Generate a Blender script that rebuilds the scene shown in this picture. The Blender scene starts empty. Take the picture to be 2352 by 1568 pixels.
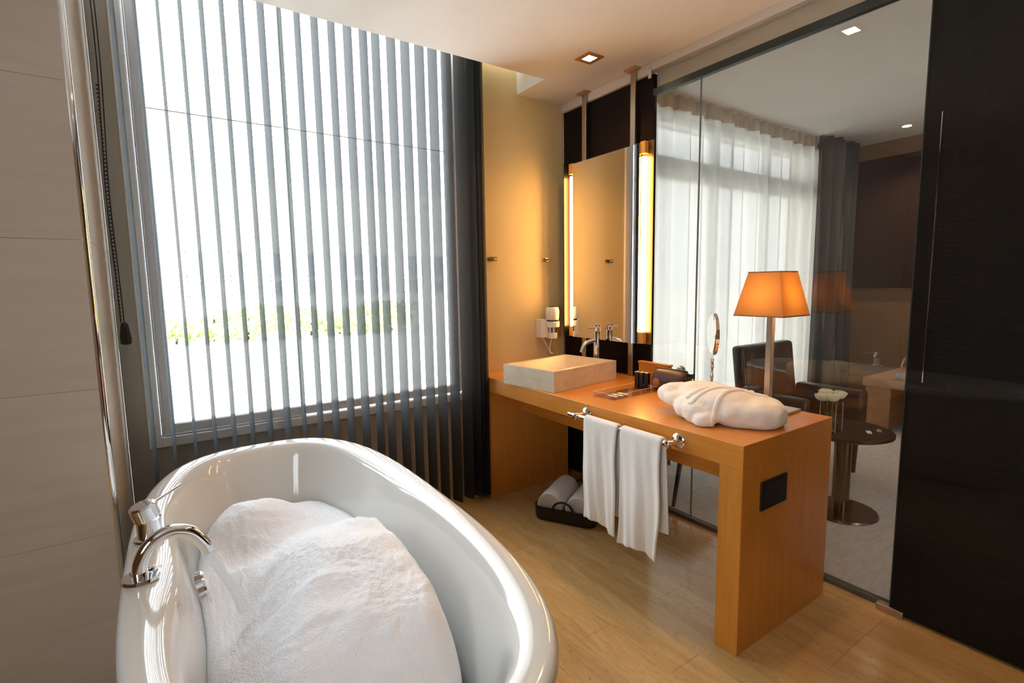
import bpy, bmesh, math, random
from mathutils import Vector, Matrix
from mathutils.bvhtree import BVHTree
random.seed(7)
S = bpy.context.scene
COL = S.collection
PI = math.pi

# ------------------------------------------------------------------ camera
cam_d = bpy.data.cameras.new('camera'); cam = bpy.data.objects.new('camera', cam_d); COL.objects.link(cam)
R_ = Vector((0.8275865, -0.56111794, -0.01572397)); U_ = Vector((0.07526785, 0.08316597, 0.99368917)); W_ = Vector((0.55626912, 0.82354725, -0.11106118))
M = Matrix(((R_.x, U_.x, -W_.x, 0), (R_.y, U_.y, -W_.y, 0), (R_.z, U_.z, -W_.z, 1.3779), (0, 0, 0, 1)))
cam.matrix_world = M
cam_d.sensor_width = 36; cam_d.lens = 1159.4 * 36 / 2352; cam_d.clip_start = 0.02; cam_d.clip_end = 400
S.camera = cam

# ------------------------------------------------------------------ world, sun, exposure
S.view_settings.view_transform = 'Standard'; S.view_settings.look = 'None'
S.view_settings.gamma = 1; S.view_settings.use_curve_mapping = False
S.view_settings.exposure = 0.50
wd = bpy.data.worlds.new('world'); S.world = wd; wd.use_nodes = True
wn = wd.node_tree.nodes; wl = wd.node_tree.links
bg = wn['Background']; bg.inputs['Color'].default_value = (0.90, 0.96, 1.0, 1); bg.inputs['Strength'].default_value = 5.7
sd = bpy.data.lights.new('sun', 'SUN'); sd.energy = 9; sd.angle = 0.01; sd.color = (1, 0.97, 0.92)
sun = bpy.data.objects.new('sun', sd); COL.objects.link(sun); sun.rotation_euler = (math.radians(42), 0, math.radians(32))

def area(name, loc, target, sx, sy, e, color, portal=False):
    d = bpy.data.lights.new(name, 'AREA'); d.shape = 'RECTANGLE'; d.size = sx; d.size_y = sy; d.energy = e; d.color = color
    o = bpy.data.objects.new(name, d); COL.objects.link(o); o.location = loc
    o.rotation_euler = (Vector(target) - Vector(loc)).to_track_quat('-Z', 'Y').to_euler()
    if portal: d.cycles.is_portal = True
    return o
area('window_portal', (0.7, 3.05, 1.7), (0.7, 0, 1.7), 1.6, 2.1, 1, (1, 1, 1), True)
area('side_portal', (-1.78, -.33, 1.62), (0, -.33, 1.62), 1.3, 1.35, 1, (1, 1, 1), True)
area('bedroom_portal', (4.2, 3.05, 1.4), (4.2, 0, 1.4), 3.3, 2.7, 1, (1, 1, 1), True)

# ------------------------------------------------------------------ materials
def mat(name, col=(.8, .8, .8), rough=.5, metal=0, **kw):
    m = bpy.data.materials.new(name); m.use_nodes = True
    b = m.node_tree.nodes['Principled BSDF']
    b.inputs['Base Color'].default_value = (*col, 1); b.inputs['Roughness'].default_value = rough; b.inputs['Metallic'].default_value = metal
    for k, v in kw.items():
        b.inputs[k.replace('_', ' ')].default_value = v
    return m
def nodes(m): return m.node_tree.nodes, m.node_tree.links, m.node_tree.nodes['Principled BSDF']
def coords(m, scale=(1, 1, 1), kind='Object'):
    n, l, b = nodes(m); t = n.new('ShaderNodeTexCoord'); mp = n.new('ShaderNodeMapping'); mp.inputs['Scale'].default_value = scale
    l.new(t.outputs[kind], mp.inputs['Vector']); return mp.outputs['Vector']
def noise(m, vec, scale, detail=6, rough=.6, dist=0):
    n, l, b = nodes(m); t = n.new('ShaderNodeTexNoise'); t.inputs['Scale'].default_value = scale; t.inputs['Detail'].default_value = detail
    t.inputs['Roughness'].default_value = rough; t.inputs['Distortion'].default_value = dist
    l.new(vec, t.inputs['Vector']); return t.outputs['Fac']
def ramp(m, fac, stops):
    n, l, b = nodes(m); r = n.new('ShaderNodeValToRGB'); e = r.color_ramp.elements
    while len(e) > 1: e.remove(e[0])
    e[0].position = stops[0][0]; e[0].color = (*stops[0][1], 1)
    for p, c in stops[1:]:
        k = e.new(p); k.color = (*c, 1)
    l.new(fac, r.inputs['Fac']); return r.outputs['Color']
def bump(m, fac, s=.2, d=.002):
    n, l, b = nodes(m); t = n.new('ShaderNodeBump'); t.inputs['Strength'].default_value = s; t.inputs['Distance'].default_value = d
    l.new(fac, t.inputs['Height']); l.new(t.outputs['Normal'], b.inputs['Normal'])
def setc(m, colout, inp='Base Color'):
    n, l, b = nodes(m); l.new(colout, b.inputs[inp])
def mul(m, c1, c2, fac=1.0):
    n, l, b = nodes(m); t = n.new('ShaderNodeMixRGB'); t.blend_type = 'MULTIPLY'; t.inputs[0].default_value = fac
    l.new(c1, t.inputs[1]); l.new(c2, t.inputs[2]); return t.outputs[0]
def per_object(m, lo, hi):
    n, l, b = nodes(m); t = n.new('ShaderNodeObjectInfo'); return ramp(m, t.outputs['Random'], [(0, lo), (1, hi)])
def grain(name, c1, c2, scale, rough, s=6, vary=None, bmp=.12):
    m = mat(name, c1, rough); v = coords(m, scale); f = noise(m, v, s, 8, .6, .4)
    c = ramp(m, f, [(.3, c1), (.7, c2)])
    if vary: c = mul(m, c, per_object(m, *vary))
    setc(m, c); bump(m, f, bmp, .001); return m
def emis(name, col, s):
    m = bpy.data.materials.new(name); m.use_nodes = True; n = m.node_tree.nodes; n.clear()
    e = n.new('ShaderNodeEmission'); e.inputs[0].default_value = (*col, 1); e.inputs[1].default_value = s
    o = n.new('ShaderNodeOutputMaterial'); m.node_tree.links.new(e.outputs[0], o.inputs[0]); return m
def thin_glass(name, tint=(.97, .98, .98), f0=.05):
    m = bpy.data.materials.new(name); m.use_nodes = True; n = m.node_tree.nodes; l = m.node_tree.links; n.clear()
    lw = n.new('ShaderNodeLayerWeight'); lw.inputs[0].default_value = .5
    p = n.new('ShaderNodeMath'); p.operation = 'POWER'; p.inputs[1].default_value = 5; l.new(lw.outputs['Facing'], p.inputs[0])
    q = n.new('ShaderNodeMath'); q.operation = 'MULTIPLY_ADD'; q.inputs[1].default_value = 1 - f0; q.inputs[2].default_value = f0; l.new(p.outputs[0], q.inputs[0])
    t = n.new('ShaderNodeBsdfTransparent'); t.inputs[0].default_value = (*tint, 1)
    g = n.new('ShaderNodeBsdfGlossy'); g.inputs['Roughness'].default_value = 0.0
    x = n.new('ShaderNodeMixShader'); l.new(q.outputs[0], x.inputs[0]); l.new(t.outputs[0], x.inputs[1]); l.new(g.outputs[0], x.inputs[2])
    o = n.new('ShaderNodeOutputMaterial'); l.new(x.outputs[0], o.inputs[0]); return m
def fabric_thin(name, dif, trl, transl=.5, transp=0.0, wscale=None):
    m = bpy.data.materials.new(name); m.use_nodes = True; n = m.node_tree.nodes; l = m.node_tree.links; n.clear()
    d = n.new('ShaderNodeBsdfDiffuse'); d.inputs[0].default_value = (*dif, 1)
    t = n.new('ShaderNodeBsdfTranslucent'); t.inputs[0].default_value = (*trl, 1)
    x = n.new('ShaderNodeMixShader'); x.inputs[0].default_value = transl; l.new(d.outputs[0], x.inputs[1]); l.new(t.outputs[0], x.inputs[2])
    out = x.outputs[0]
    if transp:
        a = n.new('ShaderNodeBsdfTransparent'); y = n.new('ShaderNodeMixShader'); y.inputs[0].default_value = transp
        l.new(out, y.inputs[1]); l.new(a.outputs[0], y.inputs[2]); out = y.outputs[0]
    if wscale:
        tc = n.new('ShaderNodeTexCoord'); nz = n.new('ShaderNodeTexNoise'); nz.inputs['Scale'].default_value = wscale
        l.new(tc.outputs['Object'], nz.inputs['Vector']); bp = n.new('ShaderNodeBump'); bp.inputs['Strength'].default_value = .3; bp.inputs['Distance'].default_value = .001
        l.new(nz.outputs['Fac'], bp.inputs['Height']); l.new(bp.outputs[0], d.inputs['Normal'])
    o = n.new('ShaderNodeOutputMaterial'); l.new(out, o.inputs[0]); return m

MT = {}
def plain(name, col, rough=.9, s=40, b=.05):
    m = mat(name, col, rough); v = coords(m); f = noise(m, v, s, 4); bump(m, f, b, .0005)
    c2 = tuple(x * .94 for x in col); setc(m, ramp(m, noise(m, v, 1.3, 3), [(.35, c2), (.65, col)])); return m
MT['ceiling'] = plain('ceiling_paint', (.74, .73, .71))
MT['amber'] = plain('cream_wall_paint', (.74, .60, .31), .6)
MT['wallwhite'] = plain('white_wall_paint', (.55, .53, .50))
MT['bedwall'] = plain('tan_wall_paint', (.22, .13, .075))
MT['bedceil'] = plain('bedroom_ceiling_paint', (.74, .72, .68))
MT['tile'] = grain('beige_wall_tile', (.64, .55, .45), (.70, .61, .51), (1.0, 1.0, 9), .22, 2.2, ((.95, .95, .95), (1, 1, 1)), .03)
MT['grout'] = mat('grout', (.58, .52, .45), .9)
MT['chrome'] = mat('chrome', (.86, .87, .89), .06, 1)
MT['steel'] = mat('brushed_steel', (.52, .46, .39), .30, 1)
MT['bronze'] = mat('bronze_sheet', (.30, .20, .11), .35, 1)
MT['mirror'] = mat('mirror_glass', (.93, .93, .92), .0, 1)
MT['frame'] = mat('white_window_frame', (.80, .82, .85), .35)
MT['blackbar'] = mat('dark_track', (.018, .028, .028), .35)
MT['black'] = mat('black_plastic', (.008, .008, .009), .35)
MT['white'] = mat('white_plastic', (.80, .76, .68), .35)
MT['rail'] = mat('cream_rail', (.66, .58, .50), .4)
MT['lintel'] = plain('satin_lintel', (.50, .42, .31), .35)
MT['glass'] = thin_glass('clear_glass')
MT['glasswall'] = thin_glass('partition_glass', (.97, .97, .96), .06)
MT['acrylic'] = thin_glass('acrylic', (.97, .97, .97), .10)
MT['glassedge'] = mat('glass_edge', (.16, .20, .19), .2)
MT['blind'] = fabric_thin('grey_blind_fabric', (.024, .028, .032), (.17, .18, .19), .5, .028, 900)
MT['sheer'] = fabric_thin('sheer_voile', (.62, .60, .56), (.27, .258, .235), .55, .055)
MT['header'] = fabric_thin('curtain_header_tape', (.42, .33, .24), (.20, .15, .10), .30)
MT['darkcurtain'] = mat('charcoal_curtain', (.035, .045, .048), .85)
MT['ceramic'] = mat('white_enamel', (.74, .74, .71), .10, 0, Coat_Weight=.5, Coat_Roughness=.03)
# bath foam
m = mat('bath_foam', (.85, .89, .95), .7); v = coords(m)
n_, l_, b_ = nodes(m); vo = n_.new('ShaderNodeTexVoronoi'); vo.inputs['Scale'].default_value = 170; l_.new(v, vo.inputs['Vector'])
bump(m, vo.outputs['Distance'], .7, .0025); MT['foam'] = m
# oak
def oak(name, sc, c1=(.58, .215, .028), c2=(.68, .285, .048), rough=.30): return grain(name, c1, c2, sc, rough, 5, None, .05)
MT['oak_y'] = oak('oak_veneer_lengthwise', (14, .7, 14))
MT['oak_z'] = oak('oak_veneer_upright', (14, 14, .7))
MT['oak_x'] = oak('oak_veneer_crosswise', (.7, 14, 14))
MT['browntable'] = grain('brown_console_veneer', (.26, .12, .05), (.33, .16, .07), (14, .7, 14), .35, 5)
MT['tracksteel'] = mat('threshold_metal', (.14, .13, .10), .6, .6)
MT['darksteel'] = mat('smoked_steel', (.16, .125, .095), .25, 1)
MT['darkwood'] = grain('dark_wenge', (.020, .012, .008), (.035, .020, .013), (14, 14, .7), .30, 5)
# travertine floor
def trav(name, c1, c2, c3, sc, rough, vary=None, pits=True):
    m = mat(name, c1, rough); v = coords(m, sc); f = noise(m, v, 3.0, 10, .65, .8)
    c = ramp(m, f, [(.25, c1), (.5, c2), (.75, c3)])
    v2 = coords(m, tuple(x * 2 for x in sc)); p = noise(m, v2, 16, 3, .5)
    if pits: c = mul(m, c, ramp(m, p, [(.30, (.55, .5, .45)), (.38, (1, 1, 1))]))
    if vary: c = mul(m, c, per_object(m, *vary))
    setc(m, c); bump(m, p, .08, .0006); return m
MT['floor'] = trav('travertine_floor', (.47, .28, .11), (.58, .38, .16), (.66, .46, .225), (7, 1.1, 5), .15, ((.86, .82, .77), (1.0, .98, .95)))
MT['basin'] = trav('travertine_basin', (.56, .46, .32), (.68, .58, .43), (.76, .67, .53), (2.5, 2.5, 6), .35, None, False)
# carpet
m = mat('grey_carpet', (.45, .41, .37), .98); v = coords(m); f = noise(m, v, 260, 3, .7); g = noise(m, coords(m, (2, 8, 1)), 6, 4)
setc(m, mul(m, ramp(m, f, [(.3, (.44, .40, .36)), (.7, (.70, .63, .57))]), ramp(m, g, [(.3, (.8, .8, .8)), (.7, (1, 1, 1))]))); bump(m, f, .8, .004); MT['carpet'] = m
# terry cloth
def terry(name, col, s=420, b=.7, d=.0015):
    m = mat(name, col, .95, 0, Sheen_Weight=.3); v = coords(m); f = noise(m, v, s, 3, .7); bump(m, f, b, d); return m
MT['terry'] = terry('white_terry', (.88, .87, .85))
MT['robe'] = terry('cream_robe_cloth', (.90, .86, .80), 300, .4, .001)
# glossy dark woven panel, faintly see-through
m = bpy.data.materials.new('dark_woven_laminate'); m.use_nodes = True; n_, l_, b_ = nodes(m)
v = coords(m, (1, 1, 1)); w1 = noise(m, coords(m, (1, 3, 260)), 1.6, 3); w2 = noise(m, coords(m, (1, 260, 3)), 1.6, 3)
cc = mul(m, ramp(m, w1, [(.3, (.003, .003, .0025)), (.7, (.012, .011, .009))]), ramp(m, w2, [(.3, (.6, .6, .6)), (.7, (1, 1, 1))]))
setc(m, cc); b_.inputs['Roughness'].default_value = .7; b_.inputs['Specular IOR Level'].default_value = .12; b_.inputs['Coat Weight'].default_value = .35; b_.inputs['Coat Roughness'].default_value = .02
tr = n_.new('ShaderNodeBsdfTransparent'); mx = n_.new('ShaderNodeMixShader'); mx.inputs[0].default_value = .03
l_.new(b_.outputs[0], mx.inputs[1]); l_.new(tr.outputs[0], mx.inputs[2]); l_.new(mx.outputs[0], n_['Material Output'].inputs[0]); MT['laminate'] = m
m = mat('dark_woven_wall', (.02, .015, .011), .75, 0, Specular_IOR_Level=.15); w1 = noise(m, coords(m, (3, 3, 200)), 1.6, 3)
setc(m, ramp(m, w1, [(.3, (.007, .004, .003)), (.7, (.016, .009, .006))])); MT['wovenwall'] = m
MT['leather'] = mat('dark_brown_leather', (.045, .032, .026), .28)
MT['blackleather'] = mat('black_leather', (.012, .010, .009), .4)
MT['plum'] = mat('plum_canvas', (.030, .017, .017), .9)
m = mat('patterned_brown_canvas', (.06, .025, .014), .45); v = coords(m)
n_, l_, b_ = nodes(m); vo = n_.new('ShaderNodeTexVoronoi'); vo.inputs['Scale'].default_value = 75; vo.inputs['Randomness'].default_value = .25; l_.new(v, vo.inputs['Vector'])
setc(m, ramp(m, vo.outputs['Distance'], [(.10, (.34, .20, .10)), (.22, (.060, .024, .015))])); MT['monogram'] = m; vo.inputs['Scale'].default_value = 48
MT['patch'] = mat('tan_leather_patch', (.36, .13, .05), .5)
m = fabric_thin('lamp_shade_linen', (.50, .30, .13), (.90, .60, .26), .55, 0, 500); MT['shade'] = m
MT['shadeedge'] = mat('shade_binding', (.30, .14, .05), .8)
MT['rose'] = fabric_thin('cream_rose_petal', (.97, .95, .74), (.95, .93, .68), .3)
MT['stem'] = mat('green_stem', (.10, .19, .05), .6)
MT['leaf'] = grain('hedge_leaf', (.34, .50, .16), (.60, .66, .34), (1, 1, 1), .7, 8, None)
MT['render'] = mat('white_render', (.88, .88, .86), .9)
MT['facadeglass'] = mat('far_window_glass', (.42, .48, .52), .6)
MT['terrace'] = mat('white_terrace', (.84, .82, .78), .9)
MT['paper'] = mat('white_paper', (.82, .82, .80), .8)
MT['greypaper'] = mat('magazine_cover', (.25, .28, .32), .5)
MT['tube'] = emis('lamp_tube_glow', (1, .50, .14), 33)
MT['tubecap'] = mat('amber_end_cap', (.75, .38, .08), .4)
MT['dl'] = emis('downlight_glow', (1, .80, .55), 26)
MT['dlframe'] = mat('bronze_downlight_rim', (.55, .30, .12), .35, .6)
MT['bulb'] = emis('warm_bulb', (1, .60, .27), 27)
MT['water'] = fabric_thin('running_water', (.85, .9, .95), (.85, .9, .95), .5, .35)
MT['linen'] = mat('bed_linen', (.6, .58, .55), .9)
MT['brassring'] = mat('hook_metal', (.30, .24, .16), .3, 1)

# ------------------------------------------------------------------ helpers
ORG = {}
def obj(name, bm, m, parent=None, smooth=False, loc=None):
    me = bpy.data.meshes.new(name)
    bmesh.ops.recalc_face_normals(bm, faces=bm.faces[:])
    if parent is not None: o0 = ORG[parent.name]
    elif loc is not None: o0 = Vector(loc)
    else:
        vs = [v.co for v in bm.verts]
        o0 = Vector(((min(v.x for v in vs) + max(v.x for v in vs)) / 2, (min(v.y for v in vs) + max(v.y for v in vs)) / 2, min(v.z for v in vs)))
    for v in bm.verts: v.co -= o0
    bm.to_mesh(me); bm.free()
    for p in me.polygons: p.use_smooth = bool(smooth)
    me.materials.append(MT[m] if isinstance(m, str) else m)
    o = bpy.data.objects.new(name, me); COL.objects.link(o)
    if parent is not None: o.parent = parent
    else: o.location = o0
    ORG[o.name] = o0.copy()
    if smooth and smooth != 'all':
        try:
            for e in me.edges: pass
            mod = None
            me.set_sharp_from_angle(angle=math.radians(38))
        except Exception: pass
    return o
def tag(o, label=None, cat=None, group=None, kind=None):
    if label: o['label'] = label
    if cat: o['category'] = cat
    if group: o['group'] = group
    if kind: o['kind'] = kind
    return o
def thing(name, loc, label, cat, group=None):
    o = bpy.data.objects.new(name, None); COL.objects.link(o); o.location = loc; o.empty_display_size = .05
    ORG[o.name] = Vector(loc); return tag(o, label, cat, group)
def struct(o): o['kind'] = 'structure'; return o
def snode(name, loc=(0, 0, 0)):
    o = bpy.data.objects.new(name, None); COL.objects.link(o); o.location = loc; ORG[o.name] = Vector(loc); o['kind'] = 'structure'; return o
def B(): return bmesh.new()
def rotz(p, a, c):
    x, y = p[0] - c[0], p[1] - c[1]; return Vector((c[0] + x * math.cos(a) - y * math.sin(a), c[1] + x * math.sin(a) + y * math.cos(a), p[2]))
def box(bm, x0, x1, y0, y1, z0, z1, bev=0, seg=2, rot=0, piv=None):
    t = bmesh.new(); r = bmesh.ops.create_cube(t, size=1)
    for v in t.verts: v.co = Vector(((x0 + x1) / 2 + v.co.x * (x1 - x0), (y0 + y1) / 2 + v.co.y * (y1 - y0), (z0 + z1) / 2 + v.co.z * (z1 - z0)))
    if bev: bmesh.ops.bevel(t, geom=t.edges[:], offset=bev, segments=seg, profile=.5, affect='EDGES')
    if rot:
        c = piv or ((x0 + x1) / 2, (y0 + y1) / 2)
        for v in t.verts: v.co = rotz(v.co, rot, c)
    merge(bm, t); return bm
def merge(bm, t):
    me = bpy.data.meshes.new('tmp'); t.to_mesh(me); t.free(); bm.from_mesh(me); bpy.data.meshes.remove(me)
def bx(*a, **k): return box(B(), *a, **k)
def ring(bm, pts): return [bm.verts.new(p) for p in pts]
def skin(bm, r0, r1, closed=True):
    n = len(r0)
    for i in range(n if closed else n - 1):
        j = (i + 1) % n
        bm.faces.new((r0[i], r0[j], r1[j], r1[i]))
def lathe(bm, c, prof, seg=24, axis=None, cap=True):
    """prof: list of (radius, height) along axis from point c"""
    ax = Vector(axis or (0, 0, 1)).normalized(); q = Vector((0, 0, 1)).rotation_difference(ax); c = Vector(c); prev = None
    for r, h in prof:
        rg = ring(bm, [c + q @ Vector((max(r, 1e-5) * math.cos(2 * PI * i / seg), max(r, 1e-5) * math.sin(2 * PI * i / seg), h)) for i in range(seg)])
        if prev: skin(bm, prev, rg)
        elif cap: bm.faces.new(rg)
        prev = rg
    if cap: bm.faces.new(prev)
    return bm
def cyl(c, r, h, seg=20, axis=None, bm=None): return lathe(bm or B(), c, [(r, 0), (r, h)], seg, axis)
def tube(pts, r, seg=10, bm=None, cap=True):
    bm = bm or B(); pts = [Vector(p) for p in pts]; prev = None; n = len(pts); up = None
    for i, p in enumerate(pts):
        d = (pts[min(i + 1, n - 1)] - pts[max(i - 1, 0)]).normalized()
        if up is None: up = d.orthogonal().normalized()
        up = (up - d * up.dot(d)).normalized(); s = d.cross(up)
        rr = r[i] if isinstance(r, (list, tuple)) else r
        rg = ring(bm, [p + (up * math.cos(2 * PI * k / seg) + s * math.sin(2 * PI * k / seg)) * rr for k in range(seg)])
        if prev: skin(bm, prev, rg)
        elif cap: bm.faces.new(rg)
        prev = rg
    if cap: bm.faces.new(prev)
    return bm
def bez(p, n=16):
    """Catmull-Rom through points"""
    P = [Vector(q) for q in p]; P = [P[0]] + P + [P[-1]]; out = []
    for i in range(1, len(P) - 2):
        for k in range(n):
            t = k / n; a, b, c, d = P[i - 1], P[i], P[i + 1], P[i + 2]
            out.append(.5 * ((2 * b) + (c - a) * t + (2 * a - 5 * b + 4 * c - d) * t * t + (3 * b - a - 3 * c + d) * t ** 3))
    out.append(P[-2]); return out
def grid(bm, f, nu, nv):
    V = [[bm.verts.new(f(i / nu, j / nv)) for j in range(nv + 1)] for i in range(nu + 1)]
    for i in range(nu):
        for j in range(nv): bm.faces.new((V[i][j], V[i + 1][j], V[i + 1][j + 1], V[i][j + 1]))
    return bm
def copy_tree(o, parent=None):
    c = o.copy(); COL.objects.link(c)
    if parent: c.parent = parent
    for ch in [x for x in bpy.data.objects if x.parent == o]: copy_tree(ch, c)
    return c
def children_copy(root, loc, rz=None, label=None):
    kids = {}
    r = root.copy(); COL.objects.link(r); r.location = loc
    if rz is not None: r.rotation_euler.z = rz
    if label: r['label'] = label
    for ch in list(root.children):
        c = ch.copy(); COL.objects.link(c); c.parent = r
        for g in list(ch.children):
            d = g.copy(); COL.objects.link(d); d.parent = c
    return r
def solid(o, t, off=0):
    md = o.modifiers.new('solid', 'SOLIDIFY'); md.thickness = t; md.offset = off; return o
def subd(o, l=1):
    md = o.modifiers.new('sub', 'SUBSURF'); md.levels = l; md.render_levels = l; return o

YW = 2.874; XG = 2.419; ZC = 2.631; ZB = 2.87
# ================================================================== SETTING
# floor: slab + planks
fl = snode('floor')
obj('subfloor', bx(-1.7, 2.4395, -1.4, YW + .05, -.06, -.004), 'grout', fl)
WP = .154
base_meshes = {}
x = 1.535 - WP * 21
k = 0
while x < 2.41:
    x1 = min(x + WP, 2.412)
    if x1 > -1.65:
        off = 0.752 if x > 1.70 else (0.752 + .31 * ((k * 2) % 3))
        y = off - 1.0 * 3
        while y < YW:
            ya, yb = max(y, -1.35), min(y + 1.0, YW)
            if yb - ya > .03:
                pk = obj('floor_tile', bx(x + .0003, x1 - .0003, ya + .0003, yb - .0003, -.012, 0, .0005, 1), 'floor', fl)
            y += 1.0
    x += WP; k += 1
cf = obj('carpet_floor', bx(2.44, 6.7, -2.6, YW, -.06, .0), 'carpet', loc=(4.5, 0, -.06)); cf.name = 'floor_carpet'; struct(cf)
# far wall with window opening
def wall(name, boxes, m):
    bm = B()
    for b in boxes: box(bm, *b)
    return struct(obj(name, bm, m))
WX0, WX1, WZ0, WZ1 = -.126, 1.60, .637, 2.98
MT['beige'] = plain('beige_wall_paint', (.44, .40, .34), .6)
wall('wall_far', [(WX1, 2.42, YW, 3.1, 0, 3.05)], 'amber')
wall('wall_window', [(-.205, WX0, YW, 3.1, 0, 2.9), (WX0, WX1, YW, 3.1, 0, WZ0), (WX0, WX1, YW, 3.1, WZ1, 3.05)], 'beige')
wall('wall_bedroom_window', [(2.44, 2.50, YW, 3.1, 0, 2.9), (2.50, 5.95, YW, 3.1, 0, .10), (2.50, 5.95, YW, 3.1, 2.74, 2.9), (5.95, 6.7, YW, 3.1, 0, 2.9)], 'wallwhite')
wall('wall_right', [(6.6, 6.75, -2.6, YW, 0, 2.9)], 'bedwall')
wall('wall_back', [(-1.75, 2.36, -1.5, -1.35, 0, 2.9)], 'bedwall')
wall('wall_bedroom_back', [(2.44, 6.75, -2.75, -2.6, 0, 2.9)], 'bedwall')
wall('wall_outer_left', [(-1.8, -1.65, -1.5, -1.0, 0, 2.9), (-1.8, -1.65, .35, 2.16, 0, 2.9), (-1.8, -1.65, -1.0, .35, 0, .95), (-1.8, -1.65, -1.0, .35, 2.30, 2.9)], 'bedwall')
w4 = snode('unseen_side_window', (-1.72, -.2, .95))  # unseen window, added and sized to light towels, counter front and tub
_b = B(); box(_b, -1.76, -1.70, -1.0, -.94, .95, 2.30); box(_b, -1.76, -1.70, .29, .35, .95, 2.30); box(_b, -1.76, -1.70, -.94, .29, .95, 1.01); box(_b, -1.76, -1.70, -.94, .29, 2.24, 2.30)
obj('window_frame', _b, 'frame', w4); obj('pane', bx(-1.733, -1.729, -.95, .3, 1.0, 2.25), 'glass', w4)
# tiled wall: backing + tiles
def tiled(name, backing, cells):
    w = snode(name); obj('tile_bed', bx(*backing), 'grout', w)
    for c in cells: obj('wall_tile', bx(*c, .0006, 1), 'tile', w)
    return w
zs = [0, .062, .552, 1.055, 1.545, 2.035, 2.525, 2.64]
cells = []
for i in range(len(zs) - 1):
    for xa, xb in ((-1.64, -1.12), (-1.118, -.214)):
        cells.append((xa, xb - .002, 2.150, 2.160, zs[i] + .0004, zs[i + 1] - .0004))
tiled('wall_tiled', (-1.65, -.216, 2.158, 3.0, 0, 2.64), cells)
cells = [(-.215, -.205, 2.166, YW - .002, zs[i] + .0004, min(zs[i + 1], 2.8) - .0004) for i in range(len(zs) - 1)]
tiled('wall_left', (-.228, -.213, 2.162, YW + .1, 0, 2.8), cells)
bm = B(); q = []
for zz in (0, 2.631):
    q.append(ring(bm, [(-.214 + .014 * math.cos(a), 2.164 + .014 * math.sin(a), zz) for a in [PI * 1.0 + PI * i / 10 * 1.0 for i in range(11)]] ))
skin(bm, q[0], q[1]); bm.faces.new(q[0]); bm.faces.new(q[1])
struct(obj('trim_1', bm, 'chrome', smooth=True))
# ceilings with blind pocket
wall('ceiling', [(-1.75, 2.42, -1.5, 2.577, ZC, 2.9), (2.012, 2.42, 2.577, YW, ZC, 2.9), (-.21, 2.012, 2.577, 2.80, 2.80, 2.9), (-.21, 2.012, 2.80, YW, 2.985, 3.05), (-1.75, -.215, 2.577, 3.0, ZC, 2.9)], 'ceiling')
wall('ceiling_bedroom', [(2.44, 6.75, -2.75, YW, ZB, 2.95)], 'bedceil')
# partition: lintel, rail, track, glass, woven wall, sliding panel
wall('trim_2', [(2.436, 2.47, -1.5, 2.065, 2.489, ZB)], 'lintel')
bm = B(); box(bm, 2.385, 2.435, 2.075, YW, 2.574, ZC - .0005, .003, 1)
for i in range(4): box(bm, 2.3852 + .0145 * i, 2.3915 + .0145 * i, -1.5, 2.074, 2.585, 2.6052)
box(bm, 2.385, 2.4358, -1.5, 2.074, 2.605, ZC - .0005); box(bm, 2.380, 2.386, 2.06, 2.08, 2.545, 2.60)
struct(obj('trim_3', bm, 'rail'))
wall('trim_4', [(2.405, 2.437, -1.5, 2.062, 2.452, 2.490)], 'blackbar')
wall('trim_5', [(2.402, 2.438, -1.4, 2.062, 0, .022)], 'tracksteel')
struct(obj('wall_woven', bx(2.410, 2.436, 2.062, 2.858, 0.0, 2.574), 'wovenwall'))
struct(obj('trim_6', bx(2.398, 2.436, 2.858, YW - .002, 0.0, 2.60, .004, 2), 'steel'))
gp = thing('glass_partition', (2.42, 1.4, .022), 'clear frameless glass partition between bathroom and bedroom', 'glass wall')
gp['kind'] = 'structure'; del gp['label']; del gp['category']; gp.name = 'window_3'; ORG['window_3'] = Vector((2.42, 1.4, .022))
for ya, yb in ((1.754, 2.061), (.55, 1.749), (-1.3, .545)):
    obj('glass_pane', bx(2.4145, 2.4235, ya, yb, .022, 2.452), 'glasswall', gp)
obj('glass_joint', bx(2.4140, 2.4240, 1.7492, 1.7538, .022, 2.452), 'glassedge', gp)
sp = snode('door_1', (2.39, -.3, 0))
obj('panel', bx(2.378, 2.400, -1.34, .752, .012, ZC - .04), 'laminate', sp)
obj('reflection_streak', bx(2.3760, 2.3779, .700, .7028, .98, 1.98), 'chrome', sp)  # chrome sliver imitating a daylight streak reflected in the dark panel
obj('panel_edge', bx(2.3775, 2.4005, .752, .756, .012, ZC - .04), 'blackbar', sp)
cl = obj('glass_clamp', bx(2.366, 2.400, .705, .800, 0, .030, .003, 2), 'steel'); cl['kind'] = 'structure'; cl.name = 'trim_7'

# ------------------------------------------------------------------ window_1
w1 = snode('window_1', (.7, 2.9, WZ0))
def frame_rect(bm, x0, x1, z0, z1, y0, y1, t, bev=.004):
    box(bm, x0, x0 + t, y0, y1, z0, z1, bev, 1); box(bm, x1 - t, x1, y0, y1, z0, z1, bev, 1)
    box(bm, x0 + t - .001, x1 - t + .001, y0, y1, z0, z0 + t, bev, 1); box(bm, x0 + t - .001, x1 - t + .001, y0, y1, z1 - t, z1, bev, 1)
bm = B(); frame_rect(bm, WX0, WX1, WZ0, WZ1, 2.858, 2.94, .048); obj('outer_frame', bm, 'frame', w1)
bm = B(); frame_rect(bm, WX0 + .050, .560, WZ0 + .050, WZ1 - .05, 2.868, 2.93, .010); frame_rect(bm, WX0 + .056, WX1 - .056, WZ0 + .056, WZ1 - .05, 2.876, 2.93, .050, .006); obj('sash_frame', bm, 'frame', w1)
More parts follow.
